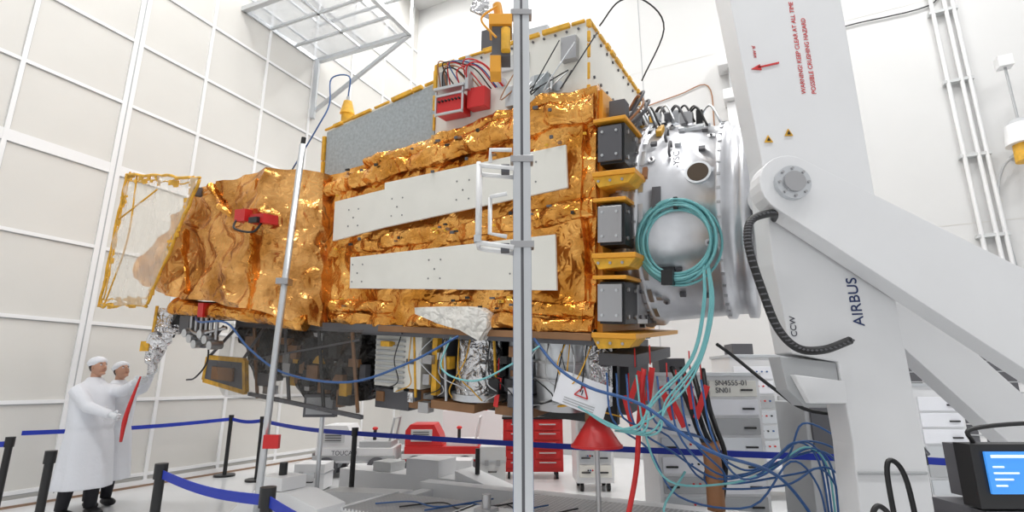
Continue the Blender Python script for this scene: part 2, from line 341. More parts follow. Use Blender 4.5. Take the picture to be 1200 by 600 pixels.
for z0 in (1.30,.62,-.02):
    for y0,y1,k in ((-.02,.34,'black'),(.37,.72,'steel'),(.75,1.1,'black'),(1.15,1.5,'alu')):
        b.bb((.05,y0,z0+.06),(.26,y1,z0+.40),k)
        for a in (.2,.8):
            for c in (.12,.34):b.cyl((.26,y0+(y1-y0)*a,z0+c),(.275,y0+(y1-y0)*a,z0+c),.018,'steel' if k=='black' else 'dgrey',n=8)
        b.box((.15,y0+.1,z0+.23),(.22,.012,.3),'dgrey');
    b.bb((.0,-.08,z0-.05),(.36,1.6,z0-.01),'orange');b.bb((.0,-.06,z0+.42),(.28,1.6,z0+.45),'orange')
    b.prism([(.05,z0-.14),(.30,z0-.12),(.36,z0-.05),(.0,z0-.05)],1,-.06,.25,'yellow')
    for xx in (.05,.15,.25):b.cyl((xx,-.07,z0-.09),(xx,-.06,z0-.09),.012,'steel',n=8)
    b.bb((.04,-.05,z0+.08),(.24,-.02,z0+.38),'dgrey' if z0>1 else 'steel');
    for a in (.08,.2):
        for c in (.13,.33):b.cyl((a,-.05,z0+c),(a,-.065,z0+c),.012,'alu',n=8)
for i in range(12):
    y=.1+random.random()*1.3;b.tube([(.2,y,1.75),(.35,y+.05,1.85+random.random()*.2),(.25,y+.25,2.1),(.1,y+.3,1.9)],.012,random.choice(['black','dgrey','copper']))
for i in range(5):
    y=.2+i*.3;b.box((.15,y,1.9),(.14,.14,.14),random.choice(['alu','dgrey','steel','yellow']))
b.make('avionics_stack',sat,bevel=.004)
b=B();cy,cz=1.2,1.03
def ringp(x,r,n=72):return [V((x,cy+r*math.cos(2*math.pi*i/n),cz+r*math.sin(2*math.pi*i/n))) for i in range(n)]
b.loft([ringp(x,r) for x,r in ((.05,.98),(.10,1.0),(.16,1.03),(.19,1.03),(.2,1.0),(.24,.98),(.25,1.01),(.3,1.01),(.31,.97),(.9,.90),(.91,.93),(.97,.93),(.98,.89),(1.08,.88),(1.09,.92),(1.16,.92),(1.17,.6),(1.17,.05))],'ring')
b.make('adapter_ring',sat)
b=B()
def onring(x,a,off=0):
    r=1.0-.11*(x-.2)/.7+off;return V((x,cy-r*math.cos(a),cz+r*math.sin(a)))
def ringbox(x,a,s,k,off=.02):
    R=Matrix.Rotation(-a,3,'X');b.box(onring(x,a,off),s,k,R)
b.cyl(onring(.78,.3,-.01),onring(.78,.3,.022),.105,'alu',n=28);b.cyl(onring(.78,.3,-.0),onring(.78,.3,.026),.085,'hole',n=28)
for a in (-.9,-.55,.62,.95,1.2):
    for x in (.4,.6,.8):ringbox(x,a+random.uniform(-.05,.05),(.05,.03,.04),random.choice(['steel','alu','dgrey']))
for a in [i*.13-1.3 for i in range(22)]:
    ringbox(.275,a,(.03,.03,.02),'steel',.02);ringbox(.94,a,(.03,.03,.02),'steel',.04);ringbox(.16,a,(.05,.04,.03),'alu',.04)
for i in range(10):
    a=-1.1+i*.26;ringbox(.33,a,(.04,.008,.16),'alu',.015)
for x,a in ((.5,.75),(.55,.55)):
    b.tube([onring(x,a-.06,.01),onring(x,a-.06,.07),onring(x,a+.06,.07),onring(x,a+.06,.01)],.012,'dgrey')
for x,a in ((.40,.45),(.7,-.7),(.5,1.05),(.86,.8),(.85,-.35),(.45,-.95)):
    b.cyl(onring(x,a,.0),onring(x,a,.02),.03,'steel',n=14);b.cyl(onring(x,a,.02),onring(x,a,.035),.012,'dgrey',n=8)
ringbox(.46,.05,(.07,.02,.22),'dgrey');ringbox(.5,-.62,(.14,.05,.12),'black');ringbox(.7,1.0,(.16,.03,.1),'alu');ringbox(.42,.9,(.05,.05,.16),'yellow');ringbox(.36,.3,(.04,.04,.1),'copper')
b.make('ring_fittings',sat)
m4=lambda p:Matrix(((1,0,0,p.x),(0,0,-1,p.y),(0,1,0,p.z),(0,0,0,1)))
text('ring_marking','-YSC',.07,m4(onring(.64,.33,.05))@Matrix.Rotation(math.pi/2,4,'Z'),'textblk',sat)
b=B()
for i in range(16):
    x=random.uniform(.0,.8);a=random.uniform(1.0,1.5);p=onring(x,a,.08);b.box(p,(random.uniform(.04,.12),.08,random.uniform(.05,.14)),random.choice(['alu','dgrey','steel','black','yellow']))
    q=onring(x+.2,a-.2,.06);b.tube([p,(p+q)/2+V((0,0,.14)),q],.010,random.choice(['black','alu','dgrey']))
b.make('ring_top_hardware',sat)
b=B()
foilbox(b,[(-6.35,-.3,.1,.5,.70),(-5.8,-.42,.4,.36,1.02),(-5.2,-.5,.6,.27,1.32),(-4.6,-.5,.8,.2,1.56),(-4.0,-.5,.9,.13,1.62),(-3.55,-.44,.9,.07,1.6),(-3.15,-.03,.9,-.06,1.58)],'brownfoil',.10,ny=22,nz=54,sub=20,sc=.9)
b.make('tail_module_foil',sat)
b=B()
foilroll(b,(-5.1,-.45,.13),(-3.2,-.15,-.02),.09,'foil',.05);foilroll(b,(-4.5,-.56,1.5),(-4.05,-.56,1.1),.04,'foil',.05,N=50);foilroll(b,(-4.9,-.55,1.0),(-4.75,-.55,.3),.04,'foil',.04,N=40)
foilroll(b,(-3.75,-.5,1.5),(-3.6,-.5,.15),.05,'foil',.05,N=60)
b.bb((-3.62,-.62,1.0),(-3.40,-.44,1.10),'red');b.bb((-3.58,-.66,1.0),(-3.45,-.6,1.06),'black');b.bb((-4.7,-.64,1.4),(-4.62,-.52,1.5),'dgrey');b.bb((-3.82,-.66,1.03),(-3.65,-.5,1.16),'red');b.tube([(-3.8,-.62,1.1),(-3.75,-.7,.95),(-3.5,-.66,.9),(-3.45,-.6,1.0)],.012,'black')
b.make('tail_module_trim',sat)
b=B();fr=[(-6.10,1.80),(-4.50,1.58),(-5.35,.12),(-6.45,.1)]
def frp(u,v):
    a=V((fr[0][0],0,fr[0][1])).lerp(V((fr[1][0],0,fr[1][1])),u);c=V((fr[3][0],0,fr[3][1])).lerp(V((fr[2][0],0,fr[2][1])),u);p=a.lerp(c,v);p.y=-.66;return p
b.sheet(lambda u,v:crk(frp(u,v),.03),30,30,'film')
for a in range(4):
    p=V((fr[a][0],-.66,fr[a][1]));q=V((fr[(a+1)%4][0],-.66,fr[(a+1)%4][1]));c0=V((-5.6,-.66,.95))
    for off in (0,.09):
        pp=p+(c0-p)*off;qq=q+(c0-q)*off
        pts=[pp.lerp(qq,i/14)+V((random.uniform(-.02,.02),0,random.uniform(-.02,.02))) for i in range(15)];b.tube(pts,.018 if off==0 else .008,'yellow',n=6,kk=1)
    for i in range(22):
        c=p.lerp(q,random.random());c+=(c0-c)*random.uniform(0,.12);b.box(c,(random.uniform(.03,.12),.012,random.uniform(.02,.08)),'yellow')
b.tube([frp(.15,0),frp(.25,.5),frp(.1,1)],.010,'yellow');b.tube([frp(0,.35),frp(.5,.1)],.010,'yellow')
b.make('film_frame',sat)
# underside
b=B();foilbox(b,[(-4.85,.3,1.3,-.35,.05),(-4.4,.2,1.5,-.75,.02),(-3.9,.25,1.6,-.65,-.05),(-3.4,.15,1.6,-.95,-.05),(-2.75,.2,1.6,-.85,-.05),(-2.5,.3,1.5,-.6,-.05)],'blackfoil',.11,ny=14,nz=30,sub=12)
b.bb((-4.6,-.02,-.12),(-2.0,.3,-.03),'dgrey')
for x in (-4.3,-3.75,-3.2,-2.7):beam(b,(x,.02,-.1),(x+.1,.06,-.95),.03,random.choice(['dgrey','black','brown']))
beam(b,(-4.3,.02,-.9),(-2.5,.02,-.98),.04,'dgrey');beam(b,(-4.3,.02,-.5),(-2.6,.02,-.2),.02,'dgrey')
for i in range(34):
    b.box((random.uniform(-4.4,-2.6),random.uniform(.05,.15),random.uniform(-.85,-.2)),(random.uniform(.06,.2),.08,random.uniform(.05,.18)),random.choice(['dgrey','black','steel','brown','frame','brown','yellow']))
b.sheet(lambda u,v:crk(V((-4.6+u*2.2,-.06-.12*math.sin(v*3),-.08-v*.85)),.05),40,20,'darkfilm')
b.make('black_thermal_cover',sat)
b=B();pl=[(-5.0,-.78),(-4.2,-.86),(-4.25,-.5),(-4.95,-.5)]
b.prism(pl,1,-.12,-.08,'dgrey')
for a in range(4):
    p=V((pl[a][0],-.1,pl[a][1]));q=V((pl[(a+1)%4][0],-.1,pl[(a+1)%4][1]));beam(b,p,q,.05,'yellow')
b.bb((-4.8,-.15,-.75),(-4.4,-.125,-.6),'brown');beam(b,(-4.95,-.1,-.5),(-4.7,.1,-.1),.03,'dgrey');beam(b,(-4.3,-.1,-.5),(-4.2,.1,-.1),.03,'dgrey')
b.make('yellow_framed_cover',sat)
b=B();b.bb((-2.55,.0,-.14),(.0,1.9,-.05),'dgrey');b.bb((-2.3,-.03,-.10),(-.02,.02,-.04),'brown')
b.bb((-2.45,.12,-.66),(-1.85,.5,-.14),'offwhite')
for i in range(9):b.bb((-2.43,.09,-.62+i*.052),(-2.05,.12,-.60+i*.052),'grey')
b.bb((-1.78,.2,-.72),(-1.60,1.2,-.14),'dgrey');b.bb((-1.72,.12,-.7),(-1.66,.2,-.14),'yellow')
b.cyl((-1.3,.34,-.66),(-1.3,.34,-.14),.24,'silverfoil',r2=.22,n=24,sm=False);b.cyl((-1.3,.34,-.72),(-1.3,.34,-.66),.27,'alu',n=24)
b.cyl((-.85,.42,-.5),(-.85,.42,-.14),.15,'alu',n=24);b.cyl((-.85,.42,-.62),(-.85,.42,-.5),.19,'dgrey',n=24)
b.cyl((-.42,.36,-.64),(-.42,.36,-.14),.24,'alu',r2=.27,n=28);b.cyl((-.42,.36,-.72),(-.42,.36,-.64),.29,'steel',n=28)
for dz in (-.3,-.45):b.cyl((-.42,.36,dz),(-.42,.36,dz-.02),.285,'steel',n=28)
b.cyl((-1.98,.3,-.86),(-1.98,.3,-.68),.12,'brown',n=20);b.cyl((-.08,.3,-.66),(-.08,.3,-.14),.13,'silverfoil',n=18,sm=False)
b.bb((-1.7,.1,-.82),(-1.2,.7,-.74),'brown');b.bb((-.98,.1,-.80),(-.6,.6,-.72),'brown');b.bb((-2.5,.2,-.9),(-2.05,.9,-.7),'dgrey')
for x in (-1.95,-1.58,-1.02,-.72,-.12):beam(b,(x,.12,-.1),(x+.05,.12,-.74),.022,random.choice(['alu','yellow','steel']))
for i in range(60):
    x=random.uniform(-2.5,-.05);z=random.uniform(-.82,-.18)
    if -1.56<x<-1.04 or -.7<x<-.16:continue
    b.box((x,random.uniform(.08,.25),z),(random.uniform(.04,.13),.1,random.uniform(.04,.14)),random.choice(['steel','black','dgrey','dgrey','yellow','offwhite','brown','silverfoil','frame','black']))
b.bb((.0,.1,-.30),(.32,1.4,-.2),'dgrey')
b.bb((-2.5,.62,-.88),(.0,.7,-.15),'black');b.bb((-2.5,1.0,-.85),(.0,1.8,-.15),'dgrey')
b.make('payload_instruments',sat,bevel=.004)
b=B()
for i in range(18):
    x=random.uniform(-2.5,.1);b.tube([(x,.1,-.12),(x+random.uniform(-.1,.1),-.02,-.3-random.random()*.2),(x+random.uniform(-.3,.3),.05,-.6),(x+random.uniform(-.3,.3),.1,-.7)],.006,random.choice(['black','steel','yellow','alu','black']),n=6)
b.make('payload_harness',sat)
b=B()
for x,z in ((.3,-.35),(.42,-.32),(.36,-.5),(.72,-.35),(.8,-.42),(-4.0,-.9),(-.95,-.5),(.55,-.45),(.25,-.55),(.62,-.5)):
    b.tube([(x,.1,z+.2),(x+.01,.08,z+.05)],.006,'red',n=5);b.box((x+.01,.07,z-.1),(.045,.01,.26),'redtag',Matrix.Rotation(random.uniform(-.5,.5),3,'Y'))
b.make('red_tags',sat)
b=B();foilbox(b,[(-1.75,-.12,.02,.08,.14),(-1.5,-.14,.02,.0,.15),(-1.2,-.14,.02,-.05,.15),(-1.02,-.13,.02,-.14,.14),(-.95,-.1,.02,-.02,.1)],'whitefoil',.03,ny=4,nz=12,sub=8)
b.make('white_blanket',sat)
b=B()
b.bb((-5.35,-.3,-.05),(-4.75,.1,.18),'black');b.bb((-5.2,-.35,-.2),(-5.0,-.1,.0),'dgrey');beam(b,(-5.3,-.3,.05),(-5.5,-.3,-.25),.1,'black');b.bb((-4.6,-.5,.0),(-4.5,-.3,.16),'red')
for i in range(6):
    x=-4.95+i*.1;b.cyl((x,-.35,-.3+.04*(i%2)),(x,-.35,.0),.02,'steel',n=8);b.cyl((x,-.43,-.2-.06*(i%3)),(x,-.28,-.2-.06*(i%3)),.05,'alu',n=12)
b.tube([(-5.0,-.35,-.15),(-4.7,-.4,-.2),(-4.35,-.3,-.12)],.02,'steel');b.tube([(-4.9,-.35,-.32),(-4.6,-.35,-.34),(-4.4,-.3,-.1)],.014,'dgrey')
b.tube([(-4.6,-.35,-.2),(-4.5,-.4,-.5),(-4.7,-.4,-.7),(-4.95,-.35,-.75)],.01,'black')
b.make('tail_gimbal',sat)
b=B();rings=[]
pts=smoothpath([L2W(-5.45,-.3,.08),L2W(-5.5,-.3,-.2),V((-4.36,6.55,2.1)),V((-4.45,6.6,1.85)),V((-4.47,6.6,1.66))],8)
for i,p in enumerate(pts):
    r=[.12,.15,.12,.09,.06][min(4,int(i/len(pts)*5))];rings.append([crk(p+V((math.cos(j*math.pi/7)*r,math.sin(j*math.pi/7)*r*.8,0)),.05,2) for j in range(14)])
b.loft(rings,'silverfoil',sm=False);b.box(pts[6]+V((-.12,-.12,0)),(.03,.02,.5),'yellow');b.box(pts[20]+V((-.08,-.1,0)),(.1,.02,.12),'yellow')
b.make('silver_foil_sleeve')
b=B();b.tube([(-4.47,6.46,1.62),(-4.50,6.40,1.3),(-4.53,6.40,1.1),(-4.55,6.42,.88)],.0,'red',rs=[.01,.022,.026,.016]);b.make('red_strap')
b=B()
for k in range(10):
    r=.25+.07*random.random();c=V((.62+random.uniform(-.02,.02),.22+random.uniform(-.03,.03),.72+random.uniform(-.02,.02)));ph=random.random()*6
    b.tube([c+V((math.cos(a)*r,.03*math.sin(a*2+ph),math.sin(a)*r*1.08)) for a in [i*2*math.pi/20+ph for i in range(21)]],.011,'teal',n=7,kk=2)
b.box((.56,.16,.42),(.09,.1,.12),'black');b.box((.62,.2,1.03),(.03,.05,.1),'black')
b.make('coiled_cable',sat)
def cable(name,pts,r,k,n=8):
    b=B();b.tube(pts,r,k,n=n);return b.make(name)
b=B()
for i in range(6):
    e=random.uniform(-.06,.06);b.tube([L2W(.85+e*.5,.2,.55),L2W(.88+e,.1,.2),L2W(.80+e,-.0,-.2),L2W(.6+e*2,-.15,-.5),L2W(.3+i*.05,-.25,-.72),L2W(-.1+i*.06,-.1,-.62-.03*i)],.008,'teal')
b.make('cable_bundle')
# ------------------------------------------------------------------ white lifting tower + arms
def ts(pts):return [(x*.983,1.55+(z-1.55)*.983) for x,z in pts]
tw=B()
tw.prism(ts([(1.70,4.45),(1.62,5.2),(1.62,6.2),(2.55,6.2),(2.57,4.45),(2.57,2.86),(2.61,1.12),(2.60,.2),(2.12,.2),(2.16,1.17),(2.14,1.68),(1.84,1.74),(1.79,2.34),(1.80,3.09)]),1,3.44,3.66,'arm')
tw.prism(ts([(1.77,1.72),(2.14,1.68),(2.14,1.42),(1.9,1.40),(1.80,1.5)]),1,3.46,3.62,'grey')
tw.prism(ts([(1.82,1.60),(2.14,1.56),(2.14,1.42),(1.9,1.42)]),1,3.40,3.46,'arm')
tw.bb((1.9,3.3,0),(2.85,3.95,.22),'arm');tw.bb((2.0,3.4,.2),(2.7,3.75,.45),'arm')
for z in (.5,1.0):tw.bb((2.12,3.425,z),(2.55,3.44,z+.02),'grey')
tower=tw.make('lifting_tower',bevel=.015)
ar=B()
def capsule(p,q,r1,r2,n=12):
    p=V(p);q=V(q);d=(q-p).normalized();a0=math.atan2(d.y,d.x);pts=[]
    for i in range(n+1):
        a=a0+math.pi/2+math.pi*i/n;pts.append((p.x+math.cos(a)*r1,p.y+math.sin(a)*r1))
    for i in range(n+1):
        a=a0-math.pi/2+math.pi*i/n;pts.append((q.x+math.cos(a)*r2,q.y+math.sin(a)*r2))
    return pts
PX,PZ=1.85,2.83
ar.prism(capsule((PX,PZ),(4.6,1.03),.205,.40),1,3.26,3.42,'arm')
ar.cyl((PX,3.22,PZ),(PX,3.26,PZ),.115,'alu',n=32);ar.cyl((PX,3.2,PZ),(PX,3.22,PZ),.07,'steel',n=32)
for i in range(8):ar.cyl((PX+.095*math.cos(i*.785),3.21,PZ+.095*math.sin(i*.785)),(PX+.095*math.cos(i*.785),3.225,PZ+.095*math.sin(i*.785)),.01,'steel',n=6)
ar.prism([(2.7,2.35),(3.6,1.38),(4.6,.3),(4.3,.2),(3.4,1.1),(2.66,1.88)],1,3.72,3.88,'arm')
ar.bb((4.2,3.2,0),(5.1,4.0,.4),'arm');ar.bb((4.4,3.25,.4),(5.0,3.9,1.2),'arm')
ar.make('tilting_arm',bevel=.012)
RX=Matrix.Rotation(math.pi/2,4,'X')
def front(x,z,y,rot=0):return Matrix.Translation((x,y,z))@RX@Matrix.Rotation(rot,4,'Z')
text('tower_warning_text','WARNING! KEEP CLEAR AT ALL TIME\nPOSSIBLE CRUSHING HAZARD',.047,front(2.15,3.60,3.437,math.pi/2),'textred',tower,spacing=1.6)
text('tower_logo','AIRBUS',.10,front(2.31,1.91,3.437,math.pi/2+.03),'textnavy',tower,ext=.002)
text('tower_ccw_label','CCW',.055,front(1.86,1.84,3.437,math.pi/2),'textblk',tower)
text('tower_arm_label','JIL ARM',.03,front(1.80,4.0,3.437,-math.pi/2),'textred',tower)
b=B();b.prism([(1.82,3.822),(1.98,3.862),(1.98,3.850),(1.82,3.810)],1,3.430,3.439,'textred');b.prism([(1.77,3.803),(1.835,3.842),(1.845,3.796)],1,3.430,3.439,'textred')
for x,z in ((1.83,3.24),(1.98,3.29)):
    b.prism([(x-.03,z-.025),(x+.03,z-.025),(x,z+.03)],1,3.43,3.438,'yellow');b.prism([(x-.012,z-.015),(x+.012,z-.015),(x,z+.012)],1,3.425,3.43,'black')
b.make('tower_markings',tower)
b=B();hp=[(1.80,3.42,2.64),(1.723,3.3,2.64),(1.59,3.3,2.60),(1.545,3.3,2.50),(1.551,3.3,2.348),(1.605,3.3,2.096),(1.67,3.3,1.88),(1.78,3.3,1.758),(1.937,3.3,1.748),(2.148,3.36,1.81)]
b.tube(hp,.026,'black',n=12)
for p in smoothpath(hp,6)[::1]:b.ell(p,(.030,.030,.012),'dgrey',8,6)
b.make('black_hose')
b=B();p=L2W(1.17,1.2,1.03);q=L2W(1.35,1.2,1.03);b.cyl(p,q,.7,'arm',n=40);b.cyl(q,V((1.9,3.67,2.88)),.14,'arm',n=24);b.make('rotation_adapter')
# ------------------------------------------------------------------ trolley chassis
T=Matrix.Translation((.68,4.3,0))@Matrix.Rotation(math.atan2(-.466,.885),4,'Z')
b=B()
b.bb((-2.6,-.05,.34),(-1.35,.75,.38),'checker');b.bb((-2.6,-.06,.26),(-1.35,-.02,.36),'arm');b.bb((-2.62,-.06,.26),(-2.58,.78,.39),'arm')
b.bb((-1.3,.0,.14),(1.6,.3,.44),'arm')
b.bb((-1.3,.32,.36),(1.6,1.3,.40),'checker')
b.bb((-2.7,1.3,.12),(1.6,1.5,.40),'arm');b.bb((-2.65,.0,.12),(-2.5,1.5,.33),'arm')
for x in (-1.2,-.6,0,.6,1.2):b.bb((x-.03,-.025,.14),(x+.03,.0,.44),'lgrey')
b.bb((-1.34,-.04,.44),(1.6,.34,.46),'lgrey');b.bb((-1.34,-.04,.12),(1.6,.34,.14),'lgrey');b.bb((-1.36,-.04,.12),(-1.3,.34,.46),'lgrey')
for x in (-.9,-.3,.3,.9):b.cyl((x,-.005,.3),(x,.005,.3),.06,'dgrey',n=20)
for i in range(20):b.cyl((-1.28+i*.15,.0,.46),(-1.28+i*.15,.0,.475),.012,'steel',n=8)
b.bb((-.2,.05,.46),(.1,.25,.5),'yellow');b.cyl((-1.1,.15,.46),(-1.1,.15,.60),.04,'steel');b.bb((-1.18,.07,.46),(-1.02,.23,.49),'steel')
b.prism([(-3.9,.0),(-3.9,.22),(-3.5,.5),(-3.0,.52),(-2.6,.42),(-2.6,.12),(-3.2,.1)],1,-.35,.0,'arm')
b.prism([(-4.3,.02),(-4.3,.16),(-3.7,.3),(-2.6,.36),(-2.6,.12)],1,.75,1.05,'arm')
b.box((-3.3,-.18,.58),(.35,.3,.12),'arm');b.cyl((-3.3,-.18,.6),(-3.3,-.18,.76),.04,'black')
b.bb((-4.3,1.6,.1),(-2.4,2.0,.4),'arm');b.box((-2.9,1.8,.5),(.5,.4,.2),'arm');b.prism([(-2.4,.1),(-2.4,.5),(-1.7,.3),(-1.2,.3),(-1.2,.1)],1,1.6,2.0,'arm')
b.cyl((-2.2,1.8,.45),(-2.2,1.8,.75),.03,'black');b.box((-3.6,1.8,.46),(.3,.3,.12),'lgrey')
for x,y in ((-3.75,-.18),(-4.15,.9),(-4.1,1.8),(-1.1,.2),(1.4,.2),(1.4,1.3),(-1.5,1.3)):
    b.cyl((x,y-.06,.09),(x,y+.06,.09),.09,'black');b.bb((x-.07,y-.08,.05),(x+.07,y+.08,.2),'grey')
for i in range(4):b.box((-3.2+i*.16,-.36,.35),(.03,.01,.06),'textblk')
for i in range(4):
    x=-2.4+i*.3;b.tube([(x,.2,.39),(x+.3,.4+.1*i,.40),(x+.7,.3,.41),(x+1.0,.8,.42)],.008,'black' if i%2 else 'blue')
o=b.make('trolley_chassis',bevel=.01);o.matrix_world=T
# ------------------------------------------------------------------ poles
b=B();px=.06;py=3.0
for dx in (-.03,.03):b.bb((px+dx-.022,py-.03,.03),(px+dx+.022,py+.03,5.6),'alu')
b.bb((px-.012,py-.028,.03),(px+.012,py+.028,5.6),'dgrey')
for dx in (-.052,.052):b.cyl((px+dx,py-.02,.03),(px+dx*.9,py-.02,5.6),.004,'blue',n=6)
for dx,dy in ((.35,0),(-.35,0),(0,.35),(0,-.35)):b.bb((px+min(dx,0)-.03,py+min(dy,0)-.03,0),(px+max(dx,0)+.03,py+max(dy,0)+.03,.05),'alu')
for z in (2.32,2.86,3.9):b.bb((px-.07,py-.04,z),(px+.07,py+.04,z+.04),'steel')
b.make('profile_stand',bevel=.004)
b=B()
for off in (0,.14):
    y=2.93+off
    b.tube([(px-.05,y,2.80),(-.2,y,2.82)],.015,'white',kk=1);b.tube([(-.2,y,2.84),(-.2,y,2.34)],.015,'white',kk=1);b.tube([(-.2,y,2.34),(px-.05,y,2.31)],.015,'white',kk=1)
for z in (2.34,2.83,2.6):b.tube([(-.2,2.93,z),(-.2,3.07,z)],.013,'white',kk=1)
b.tube([(-.13,2.93,2.84),(-.13,2.93,2.92),(.0,2.93,2.92)],.013,'white',kk=1);b.tube([(-.13,2.93,2.62),(-.03,2.93,2.64)],.013,'white',kk=1);b.tube([(-.13,2.95,2.62),(-.13,2.95,2.4),(-.03,2.95,2.38)],.013,'white',kk=1)
b.box((-.04,2.95,2.80),(.05,.05,.05),'dgrey');b.box((-.04,2.95,2.31),(.05,.05,.05),'dgrey');b.box((-.2,2.93,2.36),(.04,.04,.04),'alu')
b.make('tubular_bracket')
b=B();b.bb((-.13,2.95,3.58),(-.01,3.08,3.80),'dgrey');b.bb((-.15,2.93,3.80),(-.0,3.1,3.88),'orange');b.bb((-.14,2.94,3.46),(-.07,3.06,3.58),'orange');b.cyl((-.04,2.93,3.6),(-.04,2.93,3.76),.03,'yellow')
b.cyl((-.08,3.0,3.88),(-.10,3.0,4.0),.03,'orange');b.prism([(-.28,3.95),(-.14,3.88),(-.16,4.1),(-.24,4.1)],1,2.98,3.0,'silverfoil')
b.tube([(-.1,2.95,3.95),(-.2,2.95,3.85),(-.1,2.93,3.7)],.008,'orange')
b.make('pole_sensor',bevel=.004)
b=B();b.tube([(-2.32,5.15,.05),(-2.29,5.15,1.9),(-2.235,5.15,4.02)],.033,'alu',n=14,kk=1);b.cyl((-2.32,5.15,.02),(-2.32,5.15,.12),.11,'dgrey');b.bb((-2.34,5.09,2.50),(-2.22,5.21,2.56),'steel');b.cyl((-2.235,5.15,4.02),(-2.23,5.15,4.10),.024,'black')
b.box((-2.22,5.10,1.02),(.14,.05,.12),'red')
for dx,dy in ((.25,-.1),(-.25,-.1),(0,-.3)):beam(b,(-2.32,5.15,.1),(-2.32+dx,5.15+dy,.02),.04,'alu')
b.make('support_pole')
# ------------------------------------------------------------------ stanchions + belts
SP=[(-5.22,5.74),(-3.83,4.61),(-2.45,3.90),(-4.9,9.54),(-1.97,6.9),(-1.32,3.05),(-4.15,9.1),(3.35,4.55)]
for x,y in SP:
    b=B();b.cyl((x,y,0),(x,y,.03),.17,'black',n=28);b.cyl((x,y,.03),(x,y,.97),.032,'black',n=18);b.cyl((x,y,.90),(x,y,1.0),.042,'black',n=18);b.make('stanchion',loc=(x,y,0))
def belt(p,q,z=.93,k='belt'):
    b=B();p=V(p);q=V(q);d=(q-p).normalized();p=p+d*.04;q=q-d*.04;n=V((-d.y,d.x,0))*.002
    N=10;vs=[]
    for i in range(N+1):
        c=p.lerp(q,i/N);zz=z-.03*math.sin(math.pi*i/N)
        vs+=[c+n+V((0,0,zz-.028)),c+n+V((0,0,zz+.028)),c-n+V((0,0,zz+.028)),c-n+V((0,0,zz-.028))]
    rings=[vs[i*4:i*4+4] for i in range(N+1)];b.loft(rings,k,sm=False);b.make('barrier_belt')
belt((-4.9,9.54,0),(-6.2,6.9,0));belt((-4.9,9.54,0),(-4.15,9.1,0));belt((-4.15,9.1,0),(-1.97,6.9,0));belt((-1.97,6.9,0),(3.35,4.55,0));belt((3.35,4.55,0),(5.6,4.2,0))
belt((-2.45,3.9,0),(-1.32,3.05,0));belt((-1.32,3.05,0),(-.3,2.0,0));belt((-5.22,5.74,0),(-6.6,5.5,0))
